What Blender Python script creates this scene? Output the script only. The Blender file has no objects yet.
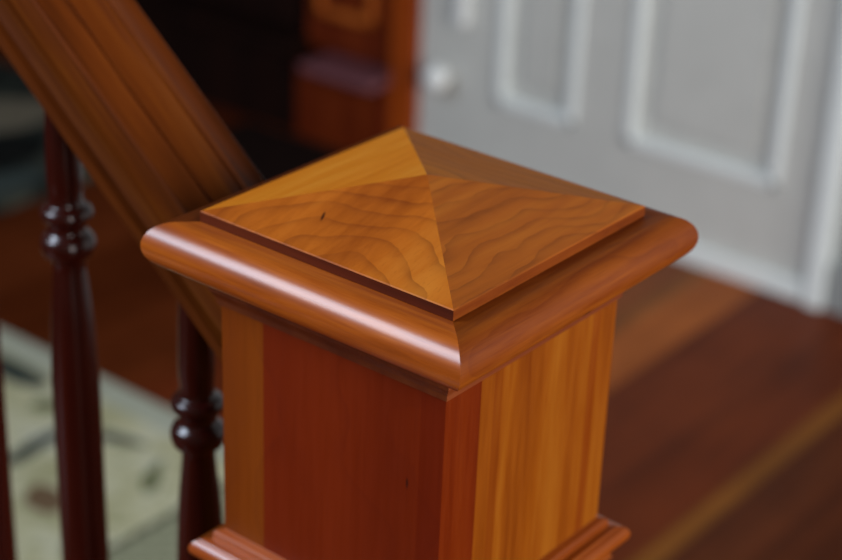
import bpy, bmesh, math, random
from mathutils import Matrix, Vector
random.seed(7)
col = bpy.context.scene.collection
FZ = 1.12            # height of the pyramid apex plane above the floor (metres)

# ------------------------------------------------------------------ helpers
def link(name, bm, mats, parent=None, smooth=False, loc=(0, 0, 0)):
    bmesh.ops.recalc_face_normals(bm, faces=bm.faces)
    me = bpy.data.meshes.new(name)
    bm.to_mesh(me); bm.free()
    for m in (mats if isinstance(mats, (list, tuple)) else [mats]):
        me.materials.append(m)
    o = bpy.data.objects.new(name, me)
    col.objects.link(o)
    o.location = loc
    if parent: o.parent = parent
    if smooth:
        for p in me.polygons: p.use_smooth = True
    return o

def tag(o, label=None, cat=None, group=None, kind=None):
    if label: o['label'] = label
    if cat: o['category'] = cat
    if group: o['group'] = group
    if kind: o['kind'] = kind
    return o

def empty(name, loc=(0, 0, 0)):
    o = bpy.data.objects.new(name, None); col.objects.link(o)
    o.location = loc; o.empty_display_size = .05
    return o

def box(bm, x0, x1, y0, y1, z0, z1, bev=0, mat=0):
    vs = [bm.verts.new((x, y, z)) for x in (x0, x1) for y in (y0, y1) for z in (z0, z1)]
    F = [(0, 1, 3, 2), (4, 6, 7, 5), (0, 4, 5, 1), (2, 3, 7, 6), (0, 2, 6, 4), (1, 5, 7, 3)]
    fs = [bm.faces.new([vs[i] for i in f]) for f in F]
    for f in fs: f.material_index = mat
    if bev:
        es = list({e for f in fs for e in f.edges})
        bmesh.ops.bevel(bm, geom=es, offset=bev, segments=2, affect='EDGES', profile=.6)

def mitred(bm, prof, mats=(0, 1, 2, 3), cap_top=None, cap_bot=None, smooth_idx=()):
    """square 'lathe': profile of (half width, z); sides in order -x, -y, +x, +y"""
    C4 = [(-1, 1), (-1, -1), (1, -1), (1, 1)]
    for s in range(4):
        a, b = C4[s], C4[(s + 1) % 4]
        va = [bm.verts.new((a[0] * h, a[1] * h, z)) for h, z in prof]
        vb = [bm.verts.new((b[0] * h, b[1] * h, z)) for h, z in prof]
        for i in range(len(prof) - 1):
            q = [va[i], vb[i], vb[i + 1], va[i + 1]]
            if prof[i][0] < 1e-6: q = [va[i], vb[i + 1], va[i + 1]]
            if prof[i + 1][0] < 1e-6: q = [va[i], vb[i], va[i + 1]]
            f = bm.faces.new(q); f.material_index = mats[s]
            f.smooth = i in smooth_idx

def lathe(bm, prof, n=32, cx=0, cy=0, sq=()):
    rings = []
    for r, z in prof:
        rings.append([bm.verts.new((cx + r * math.cos(2 * math.pi * i / n), cy + r * math.sin(2 * math.pi * i / n), z)) for i in range(n)])
    for a, b in zip(rings, rings[1:]):
        for i in range(n):
            f = bm.faces.new([a[i], a[(i + 1) % n], b[(i + 1) % n], b[i]]); f.smooth = True
    bm.faces.new(rings[0]); bm.faces.new(rings[-1])

def catmull(pts, k=6):
    out = []
    P = [pts[0]] + list(pts) + [pts[-1]]
    for i in range(1, len(P) - 2):
        for j in range(k):
            t = j / k
            out.append(tuple(.5 * ((2 * P[i][d]) + (-P[i-1][d] + P[i+1][d]) * t + (2*P[i-1][d] - 5*P[i][d] + 4*P[i+1][d] - P[i+2][d]) * t*t
                       + (-P[i-1][d] + 3*P[i][d] - 3*P[i+1][d] + P[i+2][d]) * t**3) for d in range(2)))
    out.append(pts[-1]); return out

# ------------------------------------------------------------------ materials
def hexc(c):  # sRGB 0-255 -> linear
    def f(v):
        v /= 255
        return v / 12.92 if v <= .04045 else ((v + .055) / 1.055) ** 2.4
    return (f(c[0]), f(c[1]), f(c[2]), 1)

class NT:
    def __init__(s, name):
        s.m = bpy.data.materials.new(name); s.m.use_nodes = True
        s.t = s.m.node_tree; s.b = s.t.nodes['Principled BSDF']
        s.tc = s.t.nodes.new('ShaderNodeTexCoord')
    def n(s, k, **kw):
        o = s.t.nodes.new('ShaderNode' + k)
        for a, v in kw.items(): setattr(o, a, v)
        return o
    def l(s, a, b): s.t.links.new(a, b)
    def math(s, op, a, b=None, clamp=False):
        o = s.n('Math', operation=op, use_clamp=clamp)
        for i, v in enumerate((a, b)):
            if v is None: continue
            if isinstance(v, (int, float)): o.inputs[i].default_value = v
            else: s.l(v, o.inputs[i])
        return o.outputs[0]
    def mapping(s, src, loc=(0,0,0), rot=(0,0,0), sc=(1,1,1), typ='POINT'):
        o = s.n('Mapping', vector_type=typ)
        o.inputs['Location'].default_value = loc; o.inputs['Rotation'].default_value = rot; o.inputs['Scale'].default_value = sc
        s.l(src, o.inputs['Vector']); return o.outputs[0]
    def noise(s, vec, scale, detail=3, rough=.5, dist=0):
        o = s.n('TexNoise'); o.inputs['Scale'].default_value = scale; o.inputs['Detail'].default_value = detail
        o.inputs['Roughness'].default_value = rough; o.inputs['Distortion'].default_value = dist
        s.l(vec, o.inputs['Vector']); return o.outputs['Fac']
    def ramp(s, fac, stops, interp='LINEAR'):
        o = s.n('ValToRGB'); o.color_ramp.interpolation = interp
        e = o.color_ramp.elements
        while len(e) < len(stops): e.new(.5)
        for i, (p, c) in enumerate(stops):
            e[i].position = p; e[i].color = c
        s.l(fac, o.inputs[0]); return o.outputs[0]
    def mix(s, fac, a, b, mode='MIX'):
        o = s.n('Mix', data_type='RGBA', blend_type=mode)
        for k, v in ((0, fac), (6, a), (7, b)):
            if isinstance(v, (int, float)): o.inputs[k].default_value = v
            elif isinstance(v, tuple): o.inputs[k].default_value = v
            else: s.l(v, o.inputs[k])
        return o.outputs[2]
    def maprange(s, v, a, b, c=0, d=1):
        o = s.n('MapRange'); o.inputs[1].default_value = a; o.inputs[2].default_value = b
        o.inputs[3].default_value = c; o.inputs[4].default_value = d
        s.l(v, o.inputs[0]); return o.outputs[0]

AX = {'x': (.07, 1, 1), 'y': (1, .07, 1), 'z': (1, 1, .07)}
def wood(name, c0, c1, c2, axis='z', rings=None, rough=.3, streak=1.0, off=0, line=.55, linec=None, boards=None, big=22, spec=.5, coat=0, pores=.18, marks=()):
    """cherry: fine streaks along `axis`; rings = (centre, scale vector, rings per metre, warp) for cathedral figure"""
    k = NT(name); P = k.mapping(k.tc.outputs['Object'], loc=(off, off * .7, off * 1.3))
    g = k.mapping(P, sc=AX[axis])
    broad = k.noise(g, big, 3, .5, .6)
    fine = k.noise(g, 190, 4, .65, .2)
    v = k.math('ADD', k.math('MULTIPLY', broad, .62), k.math('MULTIPLY', fine, .38 * streak))
    v = k.math('ADD', v, .19 * (1 - streak))
    c = k.ramp(v, [(.30, hexc(c0)), (.5, hexc(c1)), (.70, hexc(c2))])
    if rings:
        cen, sc, freq, warp = rings
        q = k.mapping(k.tc.outputs['Object'], loc=cen, sc=sc, typ='TEXTURE')   # (p-cen)/sc
        ln = k.n('VectorMath', operation='LENGTH'); k.l(q, ln.inputs[0])
        w = k.noise(k.tc.outputs['Object'], 15, 1.2, .45)
        w2 = k.noise(k.tc.outputs['Object'], 60, 2, .5)
        d = k.math('ADD', k.math('MULTIPLY', ln.outputs['Value'], freq), k.math('ADD', k.math('MULTIPLY', w, warp), k.math('MULTIPLY', w2, warp * .12)))
        fr = k.math('FRACT', d)
        # late wood: slow darkening then sharp edge
        f1 = k.maprange(fr, .35, .97); f2 = k.maprange(fr, .97, 1.0, 1, 0)
        lf = k.math('MULTIPLY', k.math('POWER', k.math('MULTIPLY', f1, f2), 2.2), k.math('MULTIPLY', k.noise(k.tc.outputs['Object'], 55, 2), line * 1.6))
        c = k.mix(lf, c, hexc(linec or c0))
    # pores: tiny dark dashes along the grain
    pr = k.noise(k.mapping(P, sc=tuple(1 if a == 1 else .03 for a in AX[axis])), 900, 1, .5)
    c = k.mix(k.maprange(pr, .60, .72, 0, pores), c, hexc(c0))
    if boards:                                   # (axis index, position, replacement colour) - glued-up boards
        sep = k.n('SeparateXYZ'); k.l(k.tc.outputs['Object'], sep.inputs[0])
        for ai, lo, hi, tint in boards:
            m = k.math('MULTIPLY', k.math('GREATER_THAN', sep.outputs[ai], lo), k.math('LESS_THAN', sep.outputs[ai], hi))
            c = k.mix(m, c, k.mix(1.0, c, tint, 'MULTIPLY'))
    for mc, ms, mr in marks:                     # small dark gum pockets and knots
        q = k.mapping(k.tc.outputs['Object'], loc=mc, sc=ms, rot=mr, typ='TEXTURE')
        ln = k.n('VectorMath', operation='LENGTH'); k.l(q, ln.inputs[0])
        c = k.mix(k.maprange(ln.outputs['Value'], .5, 1.2, .85, 0), c, hexc((40, 14, 8)))
    k.l(c, k.b.inputs['Base Color'])
    r = k.maprange(fine, .3, .7, rough - .03, rough + .07); k.l(r, k.b.inputs['Roughness'])
    k.b.inputs['Specular IOR Level'].default_value = spec
    k.b.inputs['Coat Weight'].default_value = coat; k.b.inputs['Coat Roughness'].default_value = .27
    bp = k.n('Bump'); bp.inputs['Strength'].default_value = .10; bp.inputs['Distance'].default_value = .0006
    k.l(fine, bp.inputs['Height']); k.l(bp.outputs[0], k.b.inputs['Normal'])
    return k.m

def plain(name, c, rough=.5, noise=.04, scale=14, metal=0, spec=.5):
    k = NT(name)
    n = k.noise(k.tc.outputs['Object'], scale, 4)
    a = hexc(tuple(v * (1 - noise) for v in c)); b = hexc(tuple(min(255, v * (1 + noise)) for v in c))
    k.l(k.ramp(n, [(.3, a), (.7, b)]), k.b.inputs['Base Color'])
    k.b.inputs['Roughness'].default_value = rough; k.b.inputs['Metallic'].default_value = metal
    k.b.inputs['Specular IOR Level'].default_value = spec
    return k.m

# cherry colours
O0, O1, O2 = (150, 66, 14), (196, 102, 30), (222, 134, 50)
R0, R1, R2 = (104, 28, 6), (146, 48, 12), (172, 68, 20)
# pyramid facets (-x, -y, +x, +y)
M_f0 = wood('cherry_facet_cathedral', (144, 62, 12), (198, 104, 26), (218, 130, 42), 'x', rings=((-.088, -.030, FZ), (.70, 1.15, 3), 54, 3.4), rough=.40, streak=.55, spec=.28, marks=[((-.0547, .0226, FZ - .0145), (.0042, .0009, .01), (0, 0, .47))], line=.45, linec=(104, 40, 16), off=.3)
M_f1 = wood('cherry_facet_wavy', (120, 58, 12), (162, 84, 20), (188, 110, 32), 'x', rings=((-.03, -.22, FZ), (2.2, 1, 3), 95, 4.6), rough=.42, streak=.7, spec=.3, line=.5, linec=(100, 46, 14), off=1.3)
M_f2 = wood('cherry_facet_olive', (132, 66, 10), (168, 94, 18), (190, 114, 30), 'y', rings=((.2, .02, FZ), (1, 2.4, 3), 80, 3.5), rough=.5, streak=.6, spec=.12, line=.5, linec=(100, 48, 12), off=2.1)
M_f3 = wood('cherry_facet_lit', (228, 118, 22), (244, 142, 32), (252, 168, 56), 'x', rough=.36, streak=.9, off=3.3)  # base brightened: light falling on the +y facet is in the colour
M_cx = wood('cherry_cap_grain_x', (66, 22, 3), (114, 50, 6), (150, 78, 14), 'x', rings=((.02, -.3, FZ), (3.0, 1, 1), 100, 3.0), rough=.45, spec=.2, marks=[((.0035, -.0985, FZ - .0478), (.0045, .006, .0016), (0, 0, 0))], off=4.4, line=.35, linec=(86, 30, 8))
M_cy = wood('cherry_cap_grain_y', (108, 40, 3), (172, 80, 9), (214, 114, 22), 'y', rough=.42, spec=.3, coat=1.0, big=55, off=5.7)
M_cb = wood('cherry_cap_far_end_shaded', (70, 24, 4), (108, 46, 8), (138, 66, 14), 'y', rough=.45, spec=.15, off=5.9)  # darker copy of the cap wood, far-side shade put into the colour
M_ex = wood('cherry_edge_grain', (66, 22, 8), (92, 34, 12), (112, 48, 18), 'y', rough=.5, spec=.12, off=6.1, big=40)
M_sx = wood('cherry_shaft_red', (92, 22, 1), (118, 34, 3), (138, 45, 6), 'z', spec=.25, rough=.4, marks=[((-.0748, -.0530, FZ - .130), (.004, .0008, .0032), (0, 0, 0))], streak=.45, off=7.2, big=12,
            rings=((0, .01, -.30 + FZ), (1, 1, 6), 60, 3.0), line=.25, linec=(96, 24, 6),
            boards=[(1, .045, .09, (1.3, 2.8, 2.0, 1)), (1, -.08, -.060, (.9, .8, .8, 1))])
M_sy = wood('cherry_shaft_golden', (104, 44, 3), (130, 65, 7), (148, 86, 18), 'z', rough=.42, spec=.1, streak=1.0, off=8.6, big=60,
            boards=[(0, -.09, -.046, (.58, .27, .25, 1)), (0, .052, .0592, (.8, .62, .6, 1)), (0, -.035, -.028, (.82, .7, .6, 1))])
M_mx = wood('cherry_moulding_x', (84, 32, 4), (126, 56, 8), (156, 80, 16), 'x', spec=.2, rough=.4, off=9.2)
M_my = wood('cherry_moulding_y', (124, 48, 10), (172, 78, 20), (202, 108, 36), 'y', rough=.38, coat=.8, off=9.9)
M_bed = wood('cherry_bed_moulding', (70, 24, 6), (100, 40, 10), (124, 58, 18), 'x', rough=.4, off=10.4)
M_bal = wood('dark_cherry_turned', (36, 8, 5), (56, 12, 6), (76, 20, 8), 'z', rough=.2, off=11.2, streak=.6, coat=.35)
M_trim = wood('orange_cherry_trim', (130, 50, 8), (164, 70, 14), (184, 86, 22), 'z', rough=.35, off=12.4)
M_cab = wood('red_cherry_cabinet', (74, 22, 8), (100, 34, 10), (128, 52, 16), 'z', rough=.3, off=13.1)
M_cabm = wood('cherry_cabinet_moulding', (140, 62, 18), (176, 88, 30), (196, 108, 44), 'z', rough=.3, off=13.8)
M_ledge = wood('cherry_ledge_sheen', (92, 54, 58), (114, 70, 76), (130, 86, 92), 'y', rough=.3, off=14.1)  # pale purple tone: the highlight along the ledge is painted in
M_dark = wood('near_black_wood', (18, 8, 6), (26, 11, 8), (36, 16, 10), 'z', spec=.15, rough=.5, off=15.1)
M_stair = wood('cherry_stair', (84, 30, 10), (118, 48, 16), (140, 64, 24), 'x', rough=.3, off=16.1)

# handrail: grain runs up the slope (y and z together); object keeps its own axes
def rail_wood():
    k = NT('cherry_handrail')
    P = k.tc.outputs['Object']
    sh = k.mapping(P, rot=(-math.atan(.81), 0, 0))
    g = k.mapping(sh, sc=(1, .05, 1))
    broad = k.noise(g, 45, 3, .5, .4); fine = k.noise(g, 210, 4, .6, .2)
    v = k.math('ADD', k.math('MULTIPLY', broad, .6), k.math('MULTIPLY', fine, .4))
    c = k.ramp(v, [(.30, hexc((62, 24, 4))), (.5, hexc((98, 44, 8))), (.7, hexc((130, 68, 16)))])
    k.l(c, k.b.inputs['Base Color']); k.b.inputs['Roughness'].default_value = .42; k.b.inputs['Specular IOR Level'].default_value = .14
    return k.m
M_rail = rail_wood()

M_white = plain('white_door_paint', (206, 206, 200), .5, .015)
M_white2 = plain('white_trim_paint_lit', (236, 241, 239), .4, .01)  # whiter than the door: light on the mouldings put into the colour
M_wall = plain('grey_white_wall_paint', (146, 149, 148), .6, .02)
M_patch = plain('light_patch_white', (240, 242, 240), .2, .01)  # bright white for the two added light patches on the door

def floor_shading():
    k = NT('cherry_floor_boards')
    P = k.tc.outputs['Object']
    sep = k.n('SeparateXYZ'); k.l(P, sep.inputs[0]); y = sep.outputs[1]
    u = k.math('DIVIDE', k.math('ADD', y, .5), 4.5)       # y from -.5 .. 4.0
    def pos(v): return (v + .5) / 4.5
    A, B, Cc, G, D = (104, 50, 20), (124, 48, 12), (190, 106, 48), (150, 92, 32), (110, 42, 12)
    st = [(0, D), (pos(.24), (100, 46, 16)), (pos(.40), A), (pos(.497), G), (pos(.530), (120, 52, 16)), (pos(.66), (122, 54, 20)), (pos(.82), Cc), (pos(.932), (150, 92, 46)),
          (pos(.965), (150, 84, 44)), (pos(1.10), (118, 52, 24)), (pos(1.40), (106, 48, 20)), (pos(1.62), (96, 42, 16)),
          (pos(1.84), (108, 50, 22)), (pos(2.1), (90, 38, 16)), (pos(2.4), (100, 46, 20)), (pos(2.9), (104, 38, 16))]
    c = k.ramp(u, [(p, hexc(cc)) for p, cc in st], 'CONSTANT')
    g = k.mapping(P, sc=(.08, 1, 1))
    n = k.noise(g, 30, 4, .6, .5); n2 = k.noise(P, 5, 2)
    c = k.mix(1.0, c, k.ramp(n, [(.3, (.70, .66, .62, 1)), (.7, (1.2, 1.2, 1.2, 1))]), 'MULTIPLY')
    c = k.mix(1.0, c, k.ramp(n2, [(.3, (.64, .61, .58, 1)), (.7, (.86, .84, .82, 1))]), 'MULTIPLY')
    # seams between boards
    seam = None
    for s_ in (.24, .40, .49, .66, .82, .965, 1.10, 1.4, 1.62, 1.84, 2.1, 2.4, 2.9):
        d = k.math('ABSOLUTE', k.math('SUBTRACT', y, s_)); m = k.math('LESS_THAN', d, .0012)
        seam = m if seam is None else k.math('MAXIMUM', seam, m)
    c = k.mix(k.math('MULTIPLY', seam, .8), c, hexc((36, 14, 6)))
    k.l(c, k.b.inputs['Base Color']); k.b.inputs['Roughness'].default_value = .45
    k.b.inputs['Specular IOR Level'].default_value = .1
    return k.m
M_floor = floor_shading()

def rug_mat(name, base, specks, strokes, weave_y=None, band=None):
    k = NT(name); P = k.tc.outputs['Object']
    n = k.noise(P, 9, 4, .6, .4); n2 = k.noise(P, 34, 3, .6)
    c = k.ramp(n, [(.32, hexc(base[0])), (.5, hexc(base[1])), (.66, hexc(base[2]))])
    c = k.mix(k.maprange(n2, .60, .70, 0, .75), c, hexc(specks))
    if band:                                # plainer band along the +x edge
        sep = k.n('SeparateXYZ'); k.l(P, sep.inputs[0])
        c = k.mix(k.math('MULTIPLY', k.math('GREATER_THAN', sep.outputs[0], band[0]), .85), c, hexc(band[1]))
    for (cx, cy, rx, ry, ang, cc) in strokes:
        wq = k.n('VectorMath', operation='ADD'); k.l(P, wq.inputs[0])
        nz = k.n('TexNoise'); nz.inputs['Scale'].default_value = 14; k.l(P, nz.inputs['Vector'])
        sc_ = k.n('VectorMath', operation='SCALE'); k.l(nz.outputs['Color'], sc_.inputs[0]); sc_.inputs['Scale'].default_value = .03
        k.l(sc_.outputs[0], wq.inputs[1])
        q = k.mapping(wq.outputs[0], loc=(cx + .015, cy + .015, .0), rot=(0, 0, math.radians(ang)), sc=(rx, ry, 10), typ='TEXTURE')
        ln = k.n('VectorMath', operation='LENGTH'); k.l(q, ln.inputs[0])
        c = k.mix(k.maprange(ln.outputs['Value'], .85, 1.05, .92, 0), c, hexc(cc))
    if weave_y is not None:
        sep = k.n('SeparateXYZ'); k.l(P, sep.inputs[0])
        ck = k.n('TexChecker'); ck.inputs['Scale'].default_value = 60; k.l(P, ck.inputs['Vector'])
        ck.inputs['Color1'].default_value = hexc((168, 168, 140)); ck.inputs['Color2'].default_value = hexc((120, 122, 96))
        m = k.math('LESS_THAN', sep.outputs[1], weave_y)
        c = k.mix(m, c, ck.outputs['Color'])
        m2 = k.math('LESS_THAN', k.math('ABSOLUTE', k.math('SUBTRACT', sep.outputs[1], weave_y)), .006)
        c = k.mix(m2, c, hexc((84, 84, 66)))
    k.l(c, k.b.inputs['Base Color']); k.b.inputs['Roughness'].default_value = .95
    k.b.inputs['Specular IOR Level'].default_value = .1
    bp = k.n('Bump'); bp.inputs['Strength'].default_value = .5; bp.inputs['Distance'].default_value = .004
    k.l(k.noise(P, 300, 2), bp.inputs['Height']); k.l(bp.outputs[0], k.b.inputs['Normal'])
    return k.m
TEAL, BRN, OLV = (24, 42, 48), (104, 76, 54), (92, 98, 62)
M_rug = rug_mat('cream_floral_rug_pile', ((160, 156, 116), (196, 192, 156), (206, 204, 180)), (128, 128, 86),
    [(.968, 1.60, .03, .085, 0, TEAL), (.835, 1.385, .085, .018, 8, TEAL), (.935, 1.312, .013, .055, 20, TEAL), (.75, 1.265, .032, .045, -20, BRN),
     (.70, 1.50, .02, .08, 40, OLV), (.90, 1.19, .012, .05, -60, OLV), (.56, 1.30, .02, .09, 30, TEAL), (.5, 1.62, .09, .02, 25, TEAL), (.62, 1.78, .03, .05, 0, BRN),
     (.985, 1.44, .035, .02, 10, OLV), (.93, 1.47, .03, .02, -30, OLV), (.70, 1.15, .012, .045, -50, OLV), (.84, 1.78, .08, .02, -20, TEAL), (.42, 1.42, .03, .05, 0, BRN)],
    weave_y=1.096, band=(1.0, (176, 180, 164)))
M_rug2 = rug_mat('slate_patterned_rug_pile', ((20, 24, 22), (46, 52, 48), (80, 80, 68)), (20, 22, 22),
    [(1.72, 2.52, .12, .10, 0, (120, 112, 96)), (1.55, 2.36, .14, .09, 0, (16, 18, 18)), (1.45, 2.22, .12, .05, 0, (66, 76, 74)), (1.8, 2.9, .12, .10, 0, (150, 140, 120))])

# ------------------------------------------------------------------ newel post
newel = tag(empty('newel_post', (0, 0, 0)), 'square cherry newel post with low pyramid cap and rounded mitred edges beside the handrail', 'newel post')
PB = .0821
bm = bmesh.new()      # pyramid block: four facets + thin vertical edge + underside
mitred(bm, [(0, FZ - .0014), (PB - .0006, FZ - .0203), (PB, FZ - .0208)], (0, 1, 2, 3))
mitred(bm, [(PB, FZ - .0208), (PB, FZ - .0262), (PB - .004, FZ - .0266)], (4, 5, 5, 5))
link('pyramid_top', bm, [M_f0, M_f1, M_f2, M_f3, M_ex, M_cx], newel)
bm = bmesh.new()
c_, r_ = .1038, .0132; zc = FZ - .0264 - r_
prof = [(.03, FZ - .0264), (c_ - r_ - .0006, FZ - .0264)]
for i in range(0, 17):
    t = math.pi / 2 - math.pi * i / 16
    prof.append((c_ - r_ + r_ * math.cos(t), zc + r_ * math.sin(t)))
prof.append((.06, zc - r_))
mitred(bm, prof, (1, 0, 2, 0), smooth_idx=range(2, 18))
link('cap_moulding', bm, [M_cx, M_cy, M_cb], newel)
bm = bmesh.new()
zb = zc - r_
prof = [(.07, zb + .001), (.0795, zb), (.0795, FZ - .0655), (.0782, FZ - .0675), (.0768, FZ - .0705), (.0766, FZ - .0735), (.0745, FZ - .0738)]
mitred(bm, prof, (0, 0, 0, 0))
link('bed_moulding', bm, M_bed, newel)
H = .0748
bm = bmesh.new()
mitred(bm, [(H, zb + .004), (H, FZ - .225)], (0, 1, 0, 1))
link('shaft', bm, [M_sx, M_sy], newel)
bm = bmesh.new()
z0 = FZ - .2143
prof = [(.0735, z0 + .001), (.0752, z0), (.0786, z0 - .0012), (.0794, z0 - .0026), (.0798, z0 - .0062), (.0840, z0 - .0066)]
for i in range(9):
    t = math.pi / 2 - math.pi * i / 8
    prof.append((.0832 + .0062 * math.cos(t), z0 - .0128 + .0062 * math.sin(t)))
prof += [(.0815, z0 - .0195), (.0815, z0 - .026), (.083, z0 - .0275)]
mitred(bm, prof, (1, 0, 1, 0), smooth_idx=range(5, 14))
link('collar_moulding', bm, [M_mx, M_my], newel)
bm = bmesh.new()
mitred(bm, [(.0800, z0 - .024), (.0800, .17)], (0, 1, 0, 1)); link('pedestal', bm, [M_sx, M_sy], newel)
bm = bmesh.new()
mitred(bm, [(.079, .186), (.083, .184), (.088, .172), (.0935, .165), (.095, .155), (.095, .001), (.07, .001)], (1, 0, 1, 0))
link('plinth', bm, [M_mx, M_my], newel)

# ------------------------------------------------------------------ handrail
S = .81
half = [(0, -.0095), (.0100, -.0095), (.0112, -.0102), (.0122, -.0122), (.0134, -.0122), (.0144, -.0096), (.0156, -.0086), (.0168, -.0096), (.0300, -.0124), (.0318, -.0118), (.0332, -.0134), (.0336, -.0190), (.0344, -.0280), (.0340, -.0350),
        (.0322, -.0400), (.0280, -.0425), (.0200, -.0440), (.0165, -.0520), (.0165, -.0700), (.0185, -.0775), (.0235, -.0800), (.0242, -.0880), (.0230, -.0895), (0, -.0895)]
sec = half + [(-x, z) for x, z in reversed(half[1:-1])]
bm = bmesh.new()
def rp(x, z, y): return (x, y, FZ + z + S * (y - .2))
y0, y1 = .0749, .66
A = [bm.verts.new(rp(x, z, y0)) for x, z in sec]; B = [bm.verts.new(rp(x, z, y1)) for x, z in sec]
n = len(sec)
for i in range(n):
    f = bm.faces.new([A[i], A[(i + 1) % n], B[(i + 1) % n], B[i]]); f.smooth = True
bm.faces.new(A); bm.faces.new(B)
hr = link('handrail', bm, M_rail)
es = hr.modifiers.new('split', 'EDGE_SPLIT'); es.split_angle = math.radians(32)
tag(hr, 'wide moulded cherry handrail sloping down into the side of the newel post', 'handrail')

# ------------------------------------------------------------------ staircase (carries the balusters)
RISE, RUN = .183, .226
bm = bmesh.new()
for i in range(3):
    ya = .085 + RUN * i; zt = RISE * (i + 1)
    box(bm, -.98, .045, ya + .022, .66 + .12, zt - RISE + .001, zt - .026)
    box(bm, -.98, .062, ya if i else .098, .66 + .12, zt - .026, zt, .004)
tag(link('staircase', bm, M_stair), kind='structure')

# ------------------------------------------------------------------ balusters
def baluster(y, label):
    i = 0 if y < .30 else 1
    zt = RISE * (i + 1)
    bead = FZ - .2235 + .83 * (y - .1712)
    top = FZ - .0895 + S * (y - .2) - .008
    t = tag(empty('baluster', (0, y, zt)), label, 'baluster', 'turned balusters under the handrail')
    sqh = .19
    bm = bmesh.new()
    key = [(.0130, sqh + zt), (.0165, sqh + .012 + zt), (.0165, sqh + .022 + zt), (.0115, sqh + .034 + zt), (.0122, sqh + .06 + zt), (.0150, sqh + .13 + zt), (.0152, sqh + .19 + zt)]
    hi = [(.0148, bead - .16), (.0146, bead - .10), (.0128, bead - .055), (.0104, bead - .026), (.0098, bead - .0150), (.0110, bead - .0100), (.0145, bead - .0075), (.0162, bead - .0010), (.0150, bead + .0045),
          (.0122, bead + .0078), (.0112, bead + .0105), (.0120, bead + .0150), (.0150, bead + .0180), (.0154, bead + .0215), (.0138, bead + .0250), (.0106, bead + .0272), (.0100, bead + .035), (.0106, bead + .05), (.0100, bead + .12), (.0090, top)]
    pr = [(r, z - zt) for r, z in catmull([k for k in key if k[1] < bead - .17] + [h for h in hi if h[1] <= top], 5)]
    lathe(bm, [(r * 1.07, z) for r, z in pr], 36); link('spindle', bm, M_bal, t)
    bm = bmesh.new(); box(bm, -.0165, .0165, -.0165, .0165, 0, sqh, .0012); link('base_block', bm, M_bal, t)
    return t
baluster(.1712, 'dark turned cherry baluster closest to the newel post, its two rings lowest')
baluster(.2842, 'middle dark turned baluster, its shiny double ring just below the handrail')
baluster(.3860, 'dark baluster cut off by the left edge of the photo')

# ------------------------------------------------------------------ setting
bm = bmesh.new(); box(bm, -3.2, 3.6, -3.6, 4.0, -.04, 0)
tag(link('floor', bm, M_floor), kind='structure')
XW = 2.13
bm = bmesh.new(); box(bm, XW + .01, XW + .15, -3.6, .718, 0, 2.7); box(bm, XW + .01, XW + .15, .718, 1.775, 2.1, 2.7)
tag(link('wall_back', bm, M_wall), kind='structure')
bm = bmesh.new(); box(bm, 2.72, 2.86, 1.775, 4.0, 0, 2.7)
tag(link('wall_far', bm, M_dark), kind='structure')
bm = bmesh.new(); box(bm, XW - .008, XW + .0095, -3.6, .711, 0, .09, .003)
tag(link('baseboard_back', bm, M_wall), kind='structure')
# door: slab with recessed panels and mouldings
door = tag(empty('door_1', (XW, 1.2, .0)), kind='structure')
def D(bm, x0, x1, a, b, c, d, bev=0): box(bm, x0, x1, a - 1.2, b - 1.2, c, d, bev)
bm = bmesh.new()
pan = [(.832, 1.168), (1.284, 1.478)]  # second panel narrowed so its moulding stands in for a light strip
zs = [(.198, .86), (1.02, 1.92)]
D(bm, .012, .04, .752, 1.676, .002, 2.06)
ys = [.752, .832, 1.168, 1.284, 1.478, 1.676]
for a, b in ((.752, .832), (1.168, 1.284), (1.478, 1.676)): D(bm, 0, .0125, a, b, .002, 2.06)
for a, b in pan:
    for c, d in ((.002, .198), (.86, 1.02), (1.92, 2.06)): D(bm, 0, .0125, a, b, c, d)
    for c, d in zs:
        D(bm, .004, .0125, a + .055, b - .055, c + .055, d - .055, .004)
link('slab', bm, M_white, door)
for a, b in pan:
    for c, d in zs:
        bm = bmesh.new()
        w = .021
        for (p, q, r, s) in ((a, a + w, c, d), (b - w, b, c, d), (a, b, c, c + w), (a, b, d - w, d)):
            D(bm, -.007, .012, p, q, r, s, .005)
        link('panel_moulding', bm, M_white2, door)
bm = bmesh.new(); D(bm, -.016, .001, .752, 1.672, .002, .040, .004); link('kick_strip', bm, M_white2, door)
bm = bmesh.new(); D(bm, -.02, .001, 1.553, 1.580, .345, .62, .008); link('light_patch_strip', bm, M_patch, door)  # raised white strip added to stand for a patch of light
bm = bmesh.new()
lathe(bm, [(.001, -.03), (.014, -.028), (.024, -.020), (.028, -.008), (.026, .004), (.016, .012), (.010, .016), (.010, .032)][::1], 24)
k_ = link('light_patch_round', bm, M_patch, door); k_.rotation_euler = (0, math.pi / 2, 0); k_.location = (-.030, 1.606 - 1.2, .231)  # round white knob added to stand for a spot of light
bm = bmesh.new(); box(bm, XW - .02, XW + .03, .712, .748, 0, 2.14, .004); box(bm, XW - .02, XW + .03, .748, 1.679, 2.09, 2.14, .004)
tag(link('trim_1', bm, M_white2), kind='structure')
bm = bmesh.new(); box(bm, XW - .016, XW + .04, 1.680, 1.745, 0, 2.3, .005)
tag(link('trim_2', bm, M_trim), kind='structure')

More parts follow.
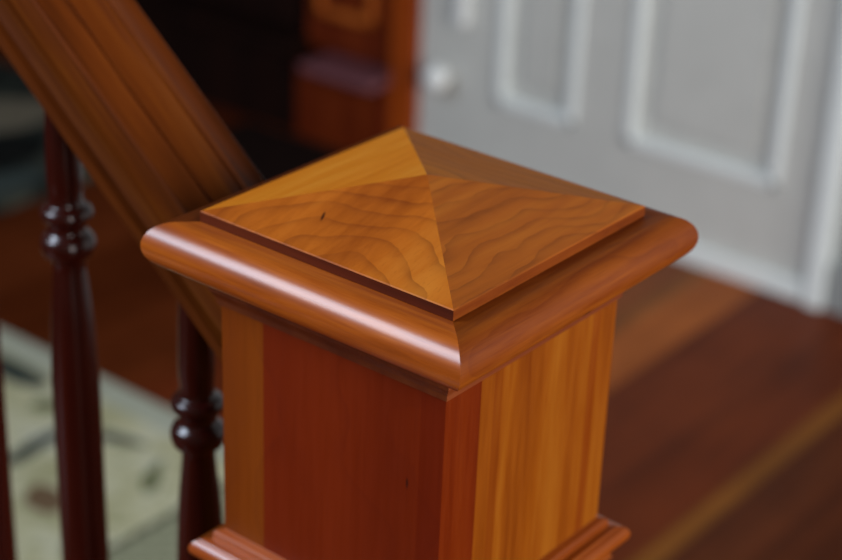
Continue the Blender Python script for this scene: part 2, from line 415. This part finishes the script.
# ------------------------------------------------------------------ cabinets in the dim corner
cb = tag(empty('cabinet', (XW, 1.87, 0)), 'red cherry cabinet with panelled door above a low projecting ledge beside orange trim', 'cabinet')
def Cb(name, m, *b, bev=.002, par=None):
    bm = bmesh.new(); box(bm, *b, bev); return link(name, bm, m, par or cb)
Cb('body', M_cab, .02, .4, -.123, .128, .192, 1.9)
Cb('plinth', M_cab, -.03, .4, -.123, .128, .001, .169)
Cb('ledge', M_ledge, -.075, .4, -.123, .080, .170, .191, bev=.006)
dr = Cb('door', M_cab, 0, .019, -.118, .122, .215, .95)
bm = bmesh.new()
for b in ((-.072, -.055, .285, .88), (.072, .089, .285, .88), (-.072, .089, .285, .303), (-.072, .089, .863, .88)):
    box(bm, -.013, .001, *b, .004)
link('door_moulding', bm, M_cabm, dr)
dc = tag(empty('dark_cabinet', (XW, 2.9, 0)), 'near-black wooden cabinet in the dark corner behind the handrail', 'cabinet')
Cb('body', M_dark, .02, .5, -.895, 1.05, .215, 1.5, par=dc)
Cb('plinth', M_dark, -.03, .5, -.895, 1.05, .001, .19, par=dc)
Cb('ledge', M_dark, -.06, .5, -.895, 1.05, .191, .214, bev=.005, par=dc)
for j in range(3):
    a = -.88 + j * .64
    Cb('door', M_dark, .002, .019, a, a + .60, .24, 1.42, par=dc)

# ------------------------------------------------------------------ rugs
bm = bmesh.new(); box(bm, .22, 1.055, .93, 1.98, .0, .011, .004)
tag(link('floral_rug', bm, M_rug), 'pale cream and olive floral rug with dark leaf marks seen between the balusters', 'rug')
bm = bmesh.new(); box(bm, 1.66, 2.075, 1.66, 2.115, .0, .009, .003)
tag(link('floor_shading', bm, plain('black_brown_floor_shade', (24, 11, 8), .95, .2, 60, spec=.1)), 'black-brown sheet added as deep shade on the floor in front of the red cherry cabinet', 'mat')  # dark sheet added where the floor lies in deep shade
bm = bmesh.new(); box(bm, 1.30, 1.94, 2.13, 3.6, .0, .011, .004)
tag(link('patterned_rug', bm, M_rug2), 'dim slate grey patterned rug on the far side of the handrail at upper left', 'rug')

# ------------------------------------------------------------------ light
def area(name, loc, aim, sx, sy, power, color):
    L = bpy.data.lights.new(name, 'AREA'); L.shape = 'RECTANGLE'; L.size = sx; L.size_y = sy; L.energy = power; L.color = color
    o = bpy.data.objects.new(name, L); col.objects.link(o); o.location = loc
    o.rotation_euler = (Vector(aim) - Vector(loc)).to_track_quat('-Z', 'Y').to_euler()
    return o
area('stair_window_light', (-1.85, 1.60, 2.65), (0, 0, 1.1), 1.2, 1.5, 78, (.70, .83, 1.0))
area('room_window_light', (0, -3.3, 1.7), (1.5, 1.0, .5), 3.4, 2.2, 165, (1.0, .99, .97))
w = bpy.data.worlds.new('world'); bpy.context.scene.world = w; w.use_nodes = True
w.node_tree.nodes['Background'].inputs[0].default_value = (.85, .72, .58, 1)
w.node_tree.nodes['Background'].inputs[1].default_value = .07

# ------------------------------------------------------------------ camera
cam = bpy.data.cameras.new('camera'); co = bpy.data.objects.new('camera', cam); col.objects.link(co)
cam.sensor_width = 36; cam.lens = 1800.95 / 842 * 36
a, b, c = -.9113, 1.1168, .0396
R = Matrix.Rotation(a, 3, 'Z') @ Matrix.Rotation(b, 3, 'X') @ Matrix.Rotation(c, 3, 'Z')
co.matrix_world = Matrix.Translation((-.6759, -.5228, .3552 + FZ)) @ R.to_4x4()
cam.clip_start = .02
cam.dof.use_dof = True; cam.dof.focus_distance = .84; cam.dof.aperture_fstop = 5.6; cam.dof.aperture_blades = 0
sc = bpy.context.scene; sc.camera = co
sc.view_settings.view_transform = 'Standard'; sc.view_settings.look = 'None'; sc.view_settings.gamma = 1
sc.view_settings.use_curve_mapping = False; sc.view_settings.exposure = 0
